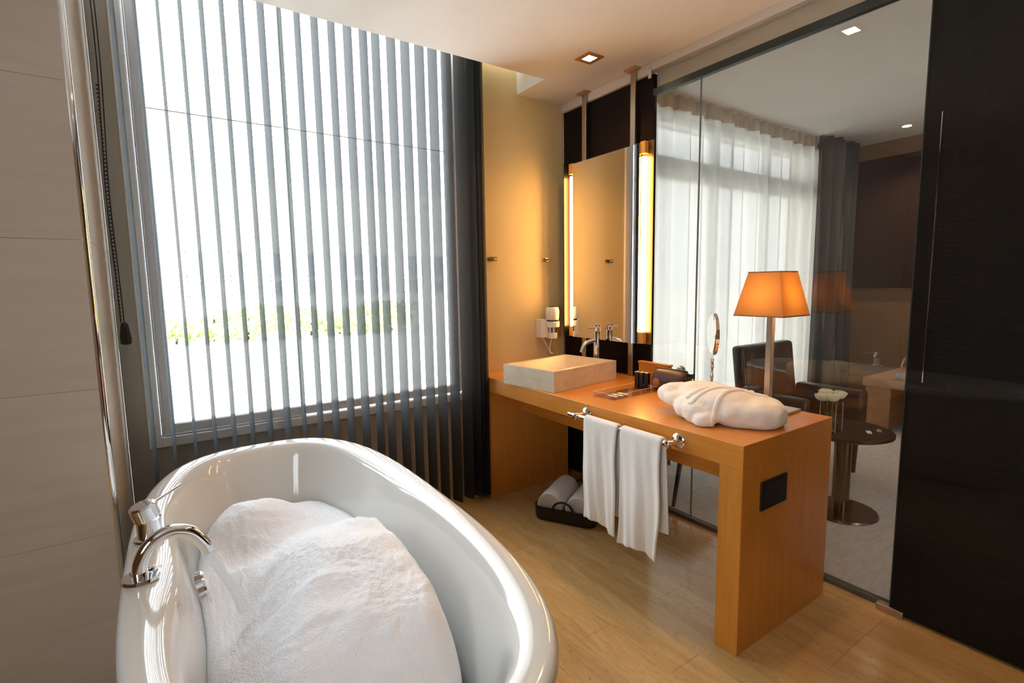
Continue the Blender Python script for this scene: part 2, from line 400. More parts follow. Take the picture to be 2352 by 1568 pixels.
obj('glazing_bar', bx(-.03, 1.515, 2.899, 2.905, 2.200, 2.2045), 'steel', w1)
obj('pane', bx(-.03, 1.51, 2.900, 2.904, .74, 2.92), 'glass', w1)
obj('stay_lever', bx(.575, .615, 2.862, 2.868, WZ0 + .012, WZ0 + .04, .003, 1), 'steel', w1)
# bedroom window
w2 = snode('window_2', (4.2, 2.9, .1))
bm = B()
for xa in (2.50, 3.36, 4.22, 5.08, 5.90): box(bm, xa, xa + .06, 2.88, 2.95, .10, 2.74)
box(bm, 2.5, 5.95, 2.88, 2.95, .10, .16); box(bm, 2.5, 5.95, 2.88, 2.95, 2.25, 2.43); box(bm, 2.5, 5.95, 2.88, 2.95, 2.70, 2.74)
obj('window_frame', bm, 'frame', w2); obj('pane', bx(2.5, 5.95, 2.912, 2.916, .1, 2.74), 'glass', w2)

# ------------------------------------------------------------------ outdoors
struct(obj('ground', bx(-60, 80, 3.1, 90, -.25, -.05), 'terrace'))
bd = thing('apartment_building', (10, 42, -.05), 'white low building with rows of windows beyond the hedge, seen through blind', 'building')
obj('wall', bx(-12, 34, 40.3, 48, -.05, 9), 'render', bd)
xs_ = [1.1 + 2.55 * i for i in range(-3, 12)]
for i, xx in enumerate(xs_):
    wv = 1.75 if i % 2 else 1.15
    for zb, zt in ((2.25, 3.95), (.9, 2.0)):
        f = B(); 
        box(f, xx, xx + wv, 40.18, 40.30, zb, zb + .07); box(f, xx, xx + wv, 40.18, 40.30, zt - .07, zt)
        box(f, xx, xx + .07, 40.18, 40.30, zb, zt); box(f, xx + wv - .07, xx + wv, 40.18, 40.30, zb, zt); box(f, xx + wv / 2 - .03, xx + wv / 2 + .03, 40.18, 40.30, zb, zt)
        wf = obj('window', f, 'frame', bd)
        obj('pane', bx(xx + .06, xx + wv - .06, 40.24, 40.28, zb + .06, zt - .06), 'facadeglass', wf)
def hedge(name, x0, x1, y0, y1, h, n, label, seed):
    rnd = random.Random(seed); bm = B()
    for i in range(n):
        c = Vector((rnd.uniform(x0, x1), rnd.uniform(y0, y1), 0)); top = h * (.75 + .25 * math.sin(c.x * 1.7 + c.y))
        c.z = -.05 + top * math.sqrt(rnd.random()); s = rnd.uniform(.05, .11)
        a = Vector((rnd.gauss(0, 1), rnd.gauss(0, 1), rnd.gauss(0, 1))).normalized(); b = a.orthogonal().normalized(); t = a.cross(b)
        vs = [bm.verts.new(c + b * s), bm.verts.new(c + t * s * .45), bm.verts.new(c - b * s), bm.verts.new(c - t * s * .45)]
        bm.faces.new(vs)
    o = thing(name, ((x0 + x1) / 2, (y0 + y1) / 2, -.05), label, 'hedge')
    g = obj('foliage', bm, 'leaf', o); g['kind'] = 'stuff'
    st = B()
    for i in range(9):
        xx = x0 + (x1 - x0) * (i + .5) / 9; tube([(xx, (y0 + y1) / 2, -.05), (xx + .05, (y0 + y1) / 2, h * .6)], .03, 6, st)
    obj('stems', st, 'darkwood', o)['kind'] = 'stuff'; return o
hedge('hedge', -1.2, 6.5, 15.0, 17.2, .95, 9000, 'low bright green hedge on the terrace beyond the bathroom window', 3)

# ================================================================== VERTICAL BLIND
bl = thing('vertical_blind', (.8, 2.72, 0.0), 'grey fabric vertical blind with narrow slats covering the tall window behind the bathtub', 'blind')
obj('headrail', bx(-.17, 1.63, 2.695, 2.745, 2.755, 2.798, .004, 1), 'rail', bl)
slats = [(-0.1038, -0.226), (-0.0292, -0.158), (0.0521, -0.128), (0.1327, -0.132), (0.2128, -0.148), (0.2923, -0.126), (0.3721, -0.126), (0.4526, -0.206), (0.533, -0.04), (0.6122, -0.122), (0.692, -0.168), (0.773, -0.152), (0.8533, -0.22), (0.9341, -0.178), (0.9991, -0.166), (1.0835, -0.214), (1.163, -0.202), (1.2464, -0.224), (1.3255, -0.216), (1.4100, -0.26), (1.4920, -0.29),
         (1.553, -.34), (1.580, -.36), (1.603, -.26), (1.621, -.12)]
for i, (cx, a) in enumerate(slats):
    bm = B(); w = .0445; tw = random.uniform(-.02, .02)
    def f(u, v, cx=cx, a=a, tw=tw):
        z = .035 + (2.755 - .035) * v; t = (u - .5) * 2; aa = a + tw * (1 - v) * math.sin(v * 7)
        bow = .004 * (1 - t * t)
        return Vector((cx + math.sin(aa) * w * t + math.cos(aa) * bow, 2.72 + math.cos(aa) * w * t - math.sin(aa) * bow, z))
    grid(bm, f, 6, 14); s = obj('slat', bm, 'blind', bl, smooth='all')
    wb = B(); d = Vector((math.sin(a), math.cos(a), 0)); n = Vector((d.y, -d.x, 0)); c = Vector((cx, 2.72, 0))
    vs = [c + d * sx * .040 + n * sy * .0035 for sx, sy in ((-1, -1), (1, -1), (1, 1), (-1, 1))]
    r0 = ring(wb, [v + Vector((0, 0, .035)) for v in vs]); r1 = ring(wb, [v + Vector((0, 0, .062)) for v in vs]); skin(wb, r0, r1); wb.faces.new(r0); wb.faces.new(r1)
    obj('hem_weight', wb, 'blackbar', s)
# control cords
cordpts = [(-.172, 2.69, 2.76), (-.168, 2.69, 2.3), (-.182, 2.70, 1.8), (-.178, 2.70, 1.45), (-.176, 2.70, 1.245)]
bm = tube(bez(cordpts, 8), .0022, 6); tube(bez([(p[0] + .011, p[1] + .006, p[2]) for p in cordpts], 8), .0022, 6, bm)
for i in range(60):
    z = 2.2 - i * .016; box(bm, -.178, -.171, 2.690, 2.697, z, z + .006)
obj('control_chain', bm, 'black', bl)
bm = B(); lathe(bm, (-.166, 2.70, 1.150), [(.012, 0), (.021, .006), (.022, .03), (.015, .085), (.010, .095)], 12)
obj('cord_weight', bm, 'black', bl, smooth=True)

# ================================================================== BATHTUB
ZR = .65
tb = thing('bathtub', (.30, 1.62, 0), 'white enamel freestanding oval bathtub filled with foam in front of the window', 'bathtub')
CX, CYT = .302, 1.625
def tub_pt(a, s, z, hx=.457, hyf=.995, hyn=1.0, n=2.9, dx=0, dy=0):
    c, sn = math.cos(a), math.sin(a); hy = hyf if sn > 0 else hyn
    e = 2 / n
    x = math.copysign(abs(c) ** e, c) * hx; y = math.copysign(abs(sn) ** e, sn) * hy
    return Vector((CX + dx + x * s[0], CYT + dy + y * s[1], z))
NA = 96
def scale_for(inset, deck, a):
    """inset from outer rim -> scale pair"""
    return ((.457 - inset) / .457, (1.0 - inset) / 1.0)
def deckw(a, base, amt):
    # widen the rim on the left side where the tap sits
    p = tub_pt(a, (1, 1), 0); 
    g = math.exp(-((p.y - 1.62) / .27) ** 2 * .5 * 1.6) if p.x < CX else 0
    return base + amt * g
prof = [  # (inset, z, deck share)
    (.24, .0, 0), (.20, .012, 0), (.17, .06, 0), (.13, .20, 0), (.095, .38, 0), (.06, .52, 0), (.035, .58, 0), (.012, .605, 0), (.0, .618, 0), (-.002, .632, 0), (.004, .645, 0), (.014, .650, 0), (.028, .651, .1),
    (.050, .650, .6), (.066, .645, .95), (.080, .634, 1), (.094, .612, 1), (.104, .585, .97), (.118, .53, .85), (.140, .44, .6), (.17, .34, .3), (.21, .24, .1), (.26, .175, 0), (.33, .155, 0), (.40, .150, 0)]
bm = B(); prev = None; first = None
for ins, z, dk in prof:
    pts = []
    for i in range(NA):
        a = 2 * PI * i / NA; extra = deckw(a, 0, .035) * dk
        k = ins + extra; pts.append(tub_pt(a, ((.457 - k) / .457, (1.0 - k - (.02 if z < .5 and dk > 0 else 0)) / 1.0), z))
    rg = ring(bm, pts)
    if prev: skin(bm, prev, rg)
    else: bm.faces.new(rg)
    prev = rg
bm.faces.new(prev)
shell = obj('tub_shell', bm, 'ceramic', tb, smooth='all'); subd(shell, 1)
# overflow plate
bm = B(); q = Vector((1, 0, .25)).normalized(); lathe(bm, (.006, 1.565, .560), [(.0, 0), (.043, 0), (.047, .004), (.047, .020), (.043, .025), (.0, .025)], 32, q)
obj('overflow_cover', bm, 'chrome', tb, smooth=True)
# tub filler: mixer handle and spout (fixed on deck)
hd = thing('tub_mixer', (-.098, 1.775, .650), 'chrome single lever bath mixer on the left tub rim beside the window', 'tap')
bm = B(); lathe(bm, (-.098, 1.775, .6505), [(.040, 0), (.042, .004), (.040, .010), (.031, .013), (.031, .066)], 32); obj('body', bm, 'chrome', hd, smooth=True)
bm = B(); lathe(bm, (-.100, 1.775, .716), [(.031, 0), (.034, .003), (.034, .042), (.028, .047), (0, .047)], 32, (-.25, -.1, 1)); obj('cap', bm, 'chrome', hd, smooth=True)
obj('lever', tube([(-.088, 1.79, .752), (-.035, 1.845, .762), (-.012, 1.868, .766)], [.0055, .005, .0045], 10), 'chrome', hd, smooth=True)
spt = thing('bath_spout', (-.112, 1.53, .65), 'chrome curved bath spout pouring water over the tub foam', 'tap')
bm = B(); lathe(bm, (-.112, 1.53, .6505), [(.038, 0), (.041, .004), (.039, .012), (.020, .014)], 32); obj('flange', bm, 'chrome', spt, smooth=True)
SP = bez([(-.112, 1.53, .66), (-.110, 1.53, .695), (-.088, 1.533, .735), (-.045, 1.538, .756), (.000, 1.543, .740), (.028, 1.545, .700), (.038, 1.545, .672)], 7)
obj('spout_pipe', tube(SP, .0165, 18), 'chrome', spt, smooth=True)
wt = obj('water_stream', tube(bez([(.036, 1.545, .676), (.060, 1.53, .62), (.085, 1.51, .57), (.105, 1.495, .50)], 6), [.012] * 7 + [.011] * 12, 14), 'water', smooth=True)
tag(wt, 'thin stream of running water falling from the bath spout into the foam', 'water')
# foam
from mathutils import noise as NZ
def foam_h(x, y):
    def g(cx, cy, rx, ry, a, p=2): return a * math.exp(-(abs((x - cx) / rx) ** p) - (abs((y - cy) / ry) ** p))
    h = .438 + g(.40, 1.36, .27, .44, .175, 3.2) + g(.20, 2.16, .17, .17, .105, 2.6) + g(.47, 1.72, .17, .13, .035) + g(.14, 1.12, .14, .22, .05) - g(.10, 1.62, .12, .12, .03) + g(.53, 1.02, .12, .16, .03)
    h += .014 * NZ.noise(Vector((x * 6, y * 6, 1.7))) - .022 * abs(NZ.noise(Vector((x * 6, y * 6, 4)))) - .007 * abs(NZ.noise(Vector((x * 24, y * 24, 14)))) + .003 * NZ.noise(Vector((x * 80, y * 80, 2)))
    return h
bm = B(); NR = 110; NT = 260; rows = []
def inner(a, z):
    # inner wall inset at height z by interpolation of profile
    P = [(z_, i_, d_) for i_, z_, d_ in prof[15:]]
    for k in range(len(P) - 1):
        if P[k][0] >= z >= P[k + 1][0]:
            t = (P[k][0] - z) / (P[k][0] - P[k + 1][0]); ins = P[k][1] + t * (P[k + 1][1] - P[k][1]); d = P[k][2] + t * (P[k + 1][2] - P[k][2]); break
    else: ins, d = .15, .5
    kk = ins + deckw(a, 0, .035) * d
    return tub_pt(a, ((.457 - kk) / .457, (1.0 - kk - .02) / 1.0), z)
ctr = Vector((CX, CYT, 0))
for j in range(NR + 1):
    t = j / NR; row = []
    for i in range(NT):
        a = 2 * PI * i / NT; o_ = inner(a, .45)
        lim = .985 - .05 * (.5 + .5 * NZ.noise(Vector((math.cos(a) * 2.5, math.sin(a) * 2.5, 9))))
        if o_.x > CX and o_.y < 1.9: lim -= .05
        r = t * lim
        x = CX + (o_.x - CX) * r; y = CYT + (o_.y - CYT) * r
        e = max(0, 1 - (1 - t) / .20); e = 1 - math.sqrt(max(0, 1 - e * e))
        z = foam_h(x, y); z = z + (.385 - z) * e
        row.append((x, y, z))
    rows.append(ring(bm, row) if j else None)
    if j == 0: c0 = bm.verts.new((CX, CYT, foam_h(CX, CYT)))
for i in range(NT): bm.faces.new((c0, rows[1][i], rows[1][(i + 1) % NT]))
for j in range(1, NR): skin(bm, rows[j], rows[j + 1])
bot = ring(bm, [(v.co.x, v.co.y, .36) for v in rows[NR]]); skin(bm, rows[NR], bot); bm.faces.new(bot)
fm = obj('bath_foam', bm, 'foam', smooth='all'); tag(fm, 'thick mounds of white soap foam filling the oval bathtub', 'foam', kind='stuff')

# ================================================================== VANITY DESK
XF, XB, YN, ZT, TH, LG = 1.637, 2.296, .975, .80, .090, .093
vd = thing('vanity_desk', ((XF + XB) / 2, 1.9, 0), 'long oak vanity counter with a thick top and slab legs under the mirror', 'vanity')
obj('desk_top', bx(XF, XB + .0, YN, YW - .001, ZT - TH, ZT, .0012, 1), 'oak_y', vd)
obj('top_extension', bx(XB, 2.40, 2.068, YW - .001, ZT - TH, ZT - .0005), 'oak_y', vd)
obj('leg_panel', bx(XF, XB, YN, YN + LG, 0, ZT - TH - .0006, .0012, 1), 'oak_z', vd)
obj('leg_panel', bx(XF, XB, 2.70, YW - .001, 0, ZT - TH - .0006, .0012, 1), 'oak_z', vd)
obj('under_beam', bx(1.90, 1.94, YN + LG, 2.70, .545, ZT - TH - .0006), 'oak_y', vd)
sk = obj('socket_plate', bx(1.752, 1.932, YN - .008, YN, .530, .642, .003, 2), 'black', vd)
bm = B(); box(bm, 1.765, 1.840, YN - .0095, YN - .0078, .542, .630, .001, 1); box(bm, 1.845, 1.920, YN - .0095, YN - .0078, .542, .630, .001, 1); obj('socket_insert', bm, 'blackleather', sk)

# ---- basin
bs = thing('vessel_basin', (1.93, 2.31, ZT), 'square travertine stone vessel basin with sloping inside, on the wooden vanity below the mirror', 'sink')
A8 = math.radians(8.5); P0 = Vector((1.668, 2.072))
def bpnt(u, v, z):  # u along +X side, v along +Y side
    return Vector((P0.x + u * math.cos(A8) - v * math.sin(A8), P0.y + u * math.sin(A8) + v * math.cos(A8), ZT + z))
bm = B(); Lu, Lv, H = .555, .410, .115; t = .028
o_b = ring(bm, [bpnt(0, 0, .001), bpnt(Lu, 0, .001), bpnt(Lu, Lv, .001), bpnt(0, Lv, .001)]); o_t = ring(bm, [bpnt(0, 0, H), bpnt(Lu, 0, H), bpnt(Lu, Lv, H), bpnt(0, Lv, H)])
i_t = ring(bm, [bpnt(t, t, H), bpnt(Lu - t, t, H), bpnt(Lu - t, Lv - t, H), bpnt(t, Lv - t, H)])
cu, cv = Lu * .62, Lv * .5
i_b = ring(bm, [bpnt(cu - .03, cv - .03, .035), bpnt(cu + .03, cv - .03, .035), bpnt(cu + .03, cv + .03, .035), bpnt(cu - .03, cv + .03, .035)])
skin(bm, o_b, o_t); skin(bm, o_t, i_t); skin(bm, i_t, i_b); bm.faces.new(o_b); bm.faces.new(i_b)
bmesh.ops.bevel(bm, geom=[e for e in bm.edges if max(v.co.z for v in e.verts) > ZT + .06], offset=.002, segments=2, affect='EDGES')
obj('basin_body', bm, 'basin', bs)
c = bpnt(cu, cv, .0352); obj('drain', lathe(B(), c, [(.021, 0), (.021, .003), (.014, .005)], 20), 'chrome', bs, smooth=True)
# ---- tap
tp = thing('basin_tap', (2.258, 2.36, ZT), 'tall chrome pillar tap with curved spout standing behind the stone basin', 'tap')
TX, TY = 2.262, 2.372
obj('body', lathe(B(), (TX, TY, ZT + .0005), [(.026, 0), (.026, .006), (.0215, .008), (.0215, .275)], 28), 'chrome', tp, smooth=True)
obj('cap', lathe(B(), (TX, TY, ZT + .278), [(.0225, 0), (.0235, .002), (.0235, .038), (.021, .041)], 28), 'chrome', tp, smooth=True)
obj('lever', tube([(TX - .02, TY, ZT + .297), (TX - .078, TY + .0, ZT + .300)], [.005, .0035], 10), 'chrome', tp, smooth=True)
obj('spout', tube(bez([(TX - .012, TY, ZT + .215), (TX - .06, TY, ZT + .213), (TX - .105, TY, ZT + .195), (TX - .130, TY, ZT + .150)], 8), .0135, 16), 'chrome', tp, smooth=True)

# ---- mirror with hanging posts
mr = thing('wall_mirror', (2.34, 2.38, .80), 'tall backlit rectangular mirror hung on two steel posts above the vanity', 'mirror')
obj('mirror_panel', bx(2.316, 2.320, 2.080, 2.667, 1.014, 2.180), 'mirror', mr)
obj('mirror_backing', bx(2.3202, 2.326, 2.080, 2.667, 1.014, 2.180), 'steel', mr)
bm = B(); box(bm, 2.322, 2.358, 2.12, 2.63, 1.03, 2.16); obj('light_housing', bm, 'steel', mr)
obj('rear_panel', bx(2.359, 2.362, 2.012, 2.768, 1.012, 2.192), 'bronze', mr)
obj('side_flange', bx(2.300, 2.3589, 2.738, 2.742, 1.012, 2.192), 'black', mr)
for yy in (2.700, 2.066):
    tb_ = obj('light_tube', cyl((2.340, yy, 1.085), .0150, 1.02, 16), 'tube', mr, smooth=True)
    for z0 in (1.016, 2.120): obj('tube_cap', bx(2.324, 2.357, yy - .018, yy + .018, z0, z0 + .069, .002, 1), 'tubecap', mr)
for yy, px in ((2.612, 0), (2.184, 0)):
    pst = obj('post', bx(2.366, 2.384, yy - .019, yy + .019, ZT, ZC - .010, .002, 1), 'steel', mr)
    obj('ceiling_flange', bx(2.335, 2.398, yy - .045, yy + .045, ZC - .010, ZC - .001, .002, 1), 'dlframe', pst)

# ---- towel rail
tr_ = thing('towel_rail', (1.57, 1.52, .755), 'chrome towel rail fixed to the front edge of the oak vanity', 'towel rail')
ZRl = .752; XR = 1.572
obj('bar', tube([(XR, 1.842, ZRl), (XR, 1.235, ZRl)], .0095, 16), 'chrome', tr_, smooth=True)
for yy in (1.782, 1.248):
    bm = B(); lathe(bm, (XF - .0005, yy, ZRl), [(.031, 0), (.031, .006), (.026, .010), (.012, .014), (.012, .060), (.016, .064), (.016, .082), (.010, .086)], 24, (-1, 0, 0)); obj('bracket', bm, 'chrome', tr_, smooth=True)
def towel(name, y0, y1, zf, zb, seed, label, flare):
    rnd = random.Random(seed); ph = rnd.uniform(0, 6); L = []
    r = .016
    # path: front bottom -> bar -> back bottom
    nf, nb = 34, 22; path = []
    for i in range(nf + 1): path.append(('f', i / nf))
    for i in range(1, 8): path.append(('t', i / 8))
    for i in range(nb + 1): path.append(('b', i / nb))
    bm = B(); V = []; nv = 26
    for side, s in path:
        row = []
        for j in range(nv + 1):
            v = j / nv; y = y0 + (y1 - y0) * v; yc = (y0 + y1) / 2
            if side == 'f':
                zz = zf + (ZRl - zf) * s; zz -= .012 * math.sin(v * 5 + ph) * (1 - s); dn = 1 - s
                zz -= .03 * (1 - v) * 0
                x_ = XR - r - .004 * dn - dn ** .8 * (.010 * math.sin(v * 9 + ph) + .004 * math.sin(v * 23 + dn * 4) + flare)
                y = yc + (y - yc) * (1 + .04 * dn ** 2) + .012 * dn * math.sin(dn * 4 + ph)
                y += .006 * math.sin(dn * 9 + v * 3) * dn
            elif side == 't':
                a = PI - PI * s; x_ = XR + r * math.cos(a); zz = ZRl + r * math.sin(a) + .001
            else:
                zz = ZRl - (ZRl - zb) * s; x_ = XR + r + .014 * s + .006 * math.sin(v * 7 + ph) * s; y -= .010 * s
            row.append(bm.verts.new((x_, y, zz)))
        V.append(row)
    for i in range(len(V) - 1):
        for j in range(nv): bm.faces.new((V[i][j], V[i + 1][j], V[i + 1][j + 1], V[i][j + 1]))
    o = obj(name, bm, 'terry', smooth='all'); solid(o, .010, 0); subd(o, 1); tag(o, label, 'towel', 'towels on the vanity rail'); return o
towel('hand_towel', 1.508, 1.716, .285, .33, 4, 'white towel draped over the chrome rail, the one nearer the window', .010)
towel('hand_towel', 1.272, 1.486, .262, .36, 11, 'white towel draped over the chrome rail, the longer one nearer the slab leg', .014)

# ---- robe
rb = thing('bathrobe', (1.93, 1.22, ZT), 'folded cream terry bathrobe lying on the near end of the oak vanity', 'bathrobe')
def blob(bm, c, r, rot=0, tilt=0, p=2.3):
    t = bmesh.new(); bmesh.ops.create_icosphere(t, subdivisions=4, radius=1)
    Rm = Matrix.Rotation(rot, 3, 'Z') @ Matrix.Rotation(tilt, 3, 'Y')
    for v in t.verts:
        d = v.co; k = (abs(d.x) ** p + abs(d.y) ** p + abs(d.z) ** p) ** (1 / p); d = d / k
        v.co = Rm @ Vector((d.x * r[0], d.y * r[1], d.z * r[2])) + Vector(c)
    merge(bm, t)
bm = B()
DR = math.atan2(-.40, .24)  # direction from left/back to right/front in plan
blob(bm, (1.945, 1.165, .850), (.155, .150, .060), DR, .06, 3.0)
blob(bm, (1.915, 1.250, .868), (.150, .150, .066), DR, .05, 2.6)
blob(bm, (1.925, 1.345, .874), (.120, .130, .066), DR, .0, 2.3)
blob(bm, (1.810, 1.275, .848), (.080, .085, .052), DR, .0, 2.4)
blob(bm, (1.812, 1.345, .850), (.055, .080, .045), DR + .1, 0)
blob(bm, (1.840, 1.400, .872), (.070, .060, .038), DR + .5, .0)
blob(bm, (1.880, 1.440, .880), (.090, .070, .048), DR + .4, .0)
blob(bm, (1.772, 1.225, .828), (.050, .055, .032), DR, 0)
rbo = obj('robe_body', bm, 'robe', rb, smooth='all')
md = rbo.modifiers.new('re', 'REMESH'); md.mode = 'VOXEL'; md.voxel_size = .005; md.use_smooth_shade = True
md = rbo.modifiers.new('sm', 'SMOOTH'); md.factor = .6; md.iterations = 14
tx = bpy.data.textures.new('folds', 'CLOUDS'); tx.noise_scale = .09; tx.noise_depth = 1
md = rbo.modifiers.new('dp', 'DISPLACE'); md.texture = tx; md.strength = .018; md.mid_level = .5; md.texture_coords = 'GLOBAL'
bpy.context.view_layer.update()
dg = bpy.context.evaluated_depsgraph_get(); ev = rbo.evaluated_get(dg); me = bpy.data.meshes.new_from_object(ev)
rbo.modifiers.clear()
e1 = Vector((math.cos(DR), math.sin(DR), 0)); e2 = Vector((-e1.y, e1.x, 0))
nrm_ = [v.normal.copy() for v in me.vertices]
for v, nn in zip(me.vertices, nrm_):
    a1, a2, a3 = v.co.dot(e1), v.co.dot(e2), v.co.z
    f1 = 1 - abs(NZ.noise(Vector((a1 * 5 + 3, a2 * 13, a3 * 14)))) * 2.2; f2 = 1 - abs(NZ.noise(Vector((a1 * 16, a2 * 7 + 5, a3 * 20)))) * 2.2
    v.co += nn * (.0038 * max(f1, -.4) + .0016 * max(f2, -.4) - .002 + .0012 * NZ.noise(v.co * 70))
for v in me.vertices:
    wz = v.co.z + ORG['bathrobe'].z
    if wz < ZT + .002: v.co.z = ZT + .002 - ORG['bathrobe'].z
rbo.data = me
for p in me.polygons: p.use_smooth = True
bvh = BVHTree.FromPolygons([v.co + ORG['bathrobe'] for v in me.vertices], [list(p.vertices) for p in me.polygons])
RC = Vector((1.925, 1.215, .835)); FR = Vector((-.857, -.515, 0))
def on_robe(phi, sv):
    p0 = RC + e1 * sv; d = FR * math.cos(math.radians(phi)) + Vector((0, 0, 1)) * math.sin(math.radians(phi))
    h = bvh.ray_cast(p0 + d * .4, -d)
    return (h[0], h[1] if h[1].dot(d) > 0 else -h[1]) if h[0] else (p0 + d * .06, d)
def robe_strip(name, ctl, w, th, m='robe'):
    P = bez([(a_, b_, 0) for a_, b_ in ctl], 10); H = [on_robe(p.x, p.y * 1) for p in P]
    pts = [h[0] for h in H]; nr = [h[1] for h in H]
    for _ in range(3):
        pts = [pts[0]] + [(pts[i - 1] + pts[i] * 2 + pts[i + 1]) / 4 for i in range(1, len(pts) - 1)] + [pts[-1]]
        nr = [nr[0]] + [(nr[i - 1] + nr[i] * 2 + nr[i + 1]).normalized() for i in range(1, len(nr) - 1)] + [nr[-1]]
    bm = B(); prev = None
    for i, (p, n) in enumerate(zip(pts, nr)):
        d = (pts[min(i + 1, len(pts) - 1)] - pts[max(i - 1, 0)]).normalized(); sd_ = d.cross(n).normalized()
        rg = ring(bm, [p + n * (th * .25) + sd_ * (w * math.cos(2 * PI * k / 14)) + n * (th * math.sin(2 * PI * k / 14)) for k in range(14)])
        for v_ in rg: v_.co.z = max(v_.co.z, ZT + .002)
        if prev: skin(bm, prev, rg)
        else: bm.faces.new(rg)
        prev = rg
    bm.faces.new(prev)
    return obj(name, bm, m, rb, smooth='all')
robe_strip('robe_belt', [(-14, -.062), (5, -.055), (30, -.040), (55, -.008), (80, .030), (105, .070), (130, .085)], .010, .0055)
robe_strip('lapel', [(40, -.170), (58, -.130), (72, -.085), (84, -.03), (92, .03), (100, .09), (108, .14)], .016, .007)
robe_strip('collar_fold', [(20, -.150), (40, -.118), (58, -.080), (72, -.04), (80, .0), (84, .045)], .012, .006)

# ---- table lamp
LX, LY = 2.19, 1.20
lp = thing('table_lamp', (LX, LY, ZT), 'table lamp with glowing amber linen shade and square steel stem on the vanity', 'lamp')
obj('base_plate', bx(LX - .100, LX + .100, LY - .100, LY + .100, ZT + .0005, ZT + .012, .002, 1), 'steel', lp)
obj('stem', bx(LX - .0125, LX + .0125, LY - .0125, LY + .0125, ZT + .012, 1.235, .001, 1), 'steel', lp)
def frust(bm, h0, h1, z0, z1): 
    a = ring(bm, [(LX - h0, LY - h0, z0), (LX + h0, LY - h0, z0), (LX + h0, LY + h0, z0), (LX - h0, LY + h0, z0)])
    b = ring(bm, [(LX - h1, LY - h1, z1), (LX + h1, LY - h1, z1), (LX + h1, LY + h1, z1), (LX - h1, LY + h1, z1)]); skin(bm, a, b); return bm
ls = obj('lamp_shade', frust(B(), .110, .070, 1.228, 1.418), 'shade', lp); solid(ls, .002)
for (h, z) in ((.1105, 1.226), (.0705, 1.414)):
    bm = B(); 
    for sx, sy in ((1, 0), (-1, 0), (0, 1), (0, -1)):
        if sx: box(bm, LX + sx * h - .0015, LX + sx * h + .0015, LY - h, LY + h, z, z + .005)
        else: box(bm, LX - h, LX + h, LY + sy * h - .0015, LY + sy * h + .0015, z, z + .005)
    obj('shade_binding', bm, 'shadeedge', ls)
obj('lamp_holder', cyl((LX, LY, 1.22), .018, .05, 14), 'steel', lp, smooth=True)
bm = B(); lathe(bm, (LX, LY, 1.27), [(.010, 0), (.024, .02), (.028, .04), (.020, .062), (.0, .07)], 16); obj('bulb', bm, 'bulb', lp, smooth=True)

# ---- magnifying mirror on stand (edge-on)
MX, MY = 2.235, 1.515
mm = thing('magnifying_mirror', (MX, MY, ZT), 'round chrome magnifying mirror on a slim stand seen edge-on between robe and glass', 'mirror')
obj('foot', lathe(B(), (MX, MY, ZT + .0005), [(.058, 0), (.060, .004), (.050, .012), (.010, .018)], 28), 'chrome', mm, smooth=True)
obj('stem', lathe(B(), (MX, MY, ZT + .015), [(.006, 0), (.0055, .08), (.0085, .09), (.0055, .10), (.0055, .13), (.009, .14), (.006, .155), (.0075, .18)], 16), 'chrome', mm, smooth=True)
dirv = Vector((MX, MY, 0)).normalized(); nrm = Vector((-dirv.y, dirv.x, 0)) ; nrm = (nrm * .985 + dirv * -.20).normalized()
cc_ = Vector((MX + .002, MY, 1.120))
obj('mirror_disc', lathe(B(), cc_ - nrm * .010, [(.0, 0), (.098, 0), (.106, .002), (.106, .018), (.098, .020), (.0, .020)], 36, nrm), 'chrome', mm, smooth=True)
obj('mirror_face', lathe(B(), cc_ + nrm * .0102, [(.0, 0), (.096, 0), (.096, .001), (0, .001)], 36, nrm), 'mirror', mm, smooth=True)

# ---- bag, box, bottles, tray
bg_ = thing('toiletry_bag', (2.165, 1.72, ZT), 'dark brown patterned toiletry bag with a round tan leather patch, standing on the vanity', 'bag')
YA, YB2, XBg = 1.615, 1.822, 2.185
bm = B(); prev = None; N = 24
prof2 = [(.002, -.052), (.012, -.060), (.06, -.060), (.095, -.048), (.114, -.022), (.118, .0), (.114, .02), (.095, .044), (.06, .056), (.012, .056), (.002, .050), (.001, .0)]
for i in range(9):
    t = i / 8; y = YA + (YB2 - YA) * t; s = 1 - .06 * abs(2 * t - 1) ** 6
    rg = ring(bm, [(XBg + px * s, y, ZT + .001 + z * (s if z > .02 else 1)) for z, px in prof2])
    if prev: skin(bm, prev, rg)
    else: bm.faces.new(rg)
    prev = rg
bm.faces.new(prev); bgo = obj('bag_body', bm, 'monogram', bg_, smooth='all'); subd(bgo, 2)
pt = obj('round_patch', lathe(B(), (XBg - .0565, 1.775, ZT + .046), [(.0245, 0), (.0245, .006), (.021, .0085), (0, .0085)], 24, (-1, 0, .05)), 'patch', bg_, smooth=True)
obj('zipper', tube([(XBg, YA + .006, ZT + .119), (XBg, YB2 - .006, ZT + .119)], .004, 8), 'blackleather', bg_)
bm = B(); box(bm, XBg - .004, XBg + .006, YA - .022, YA + .004, ZT + .096, ZT + .108); box(bm, XBg - .008, XBg + .010, YA - .030, YA - .022, ZT + .088, ZT + .112, .002, 1); obj('zip_pull', bm, 'blackleather', bg_)
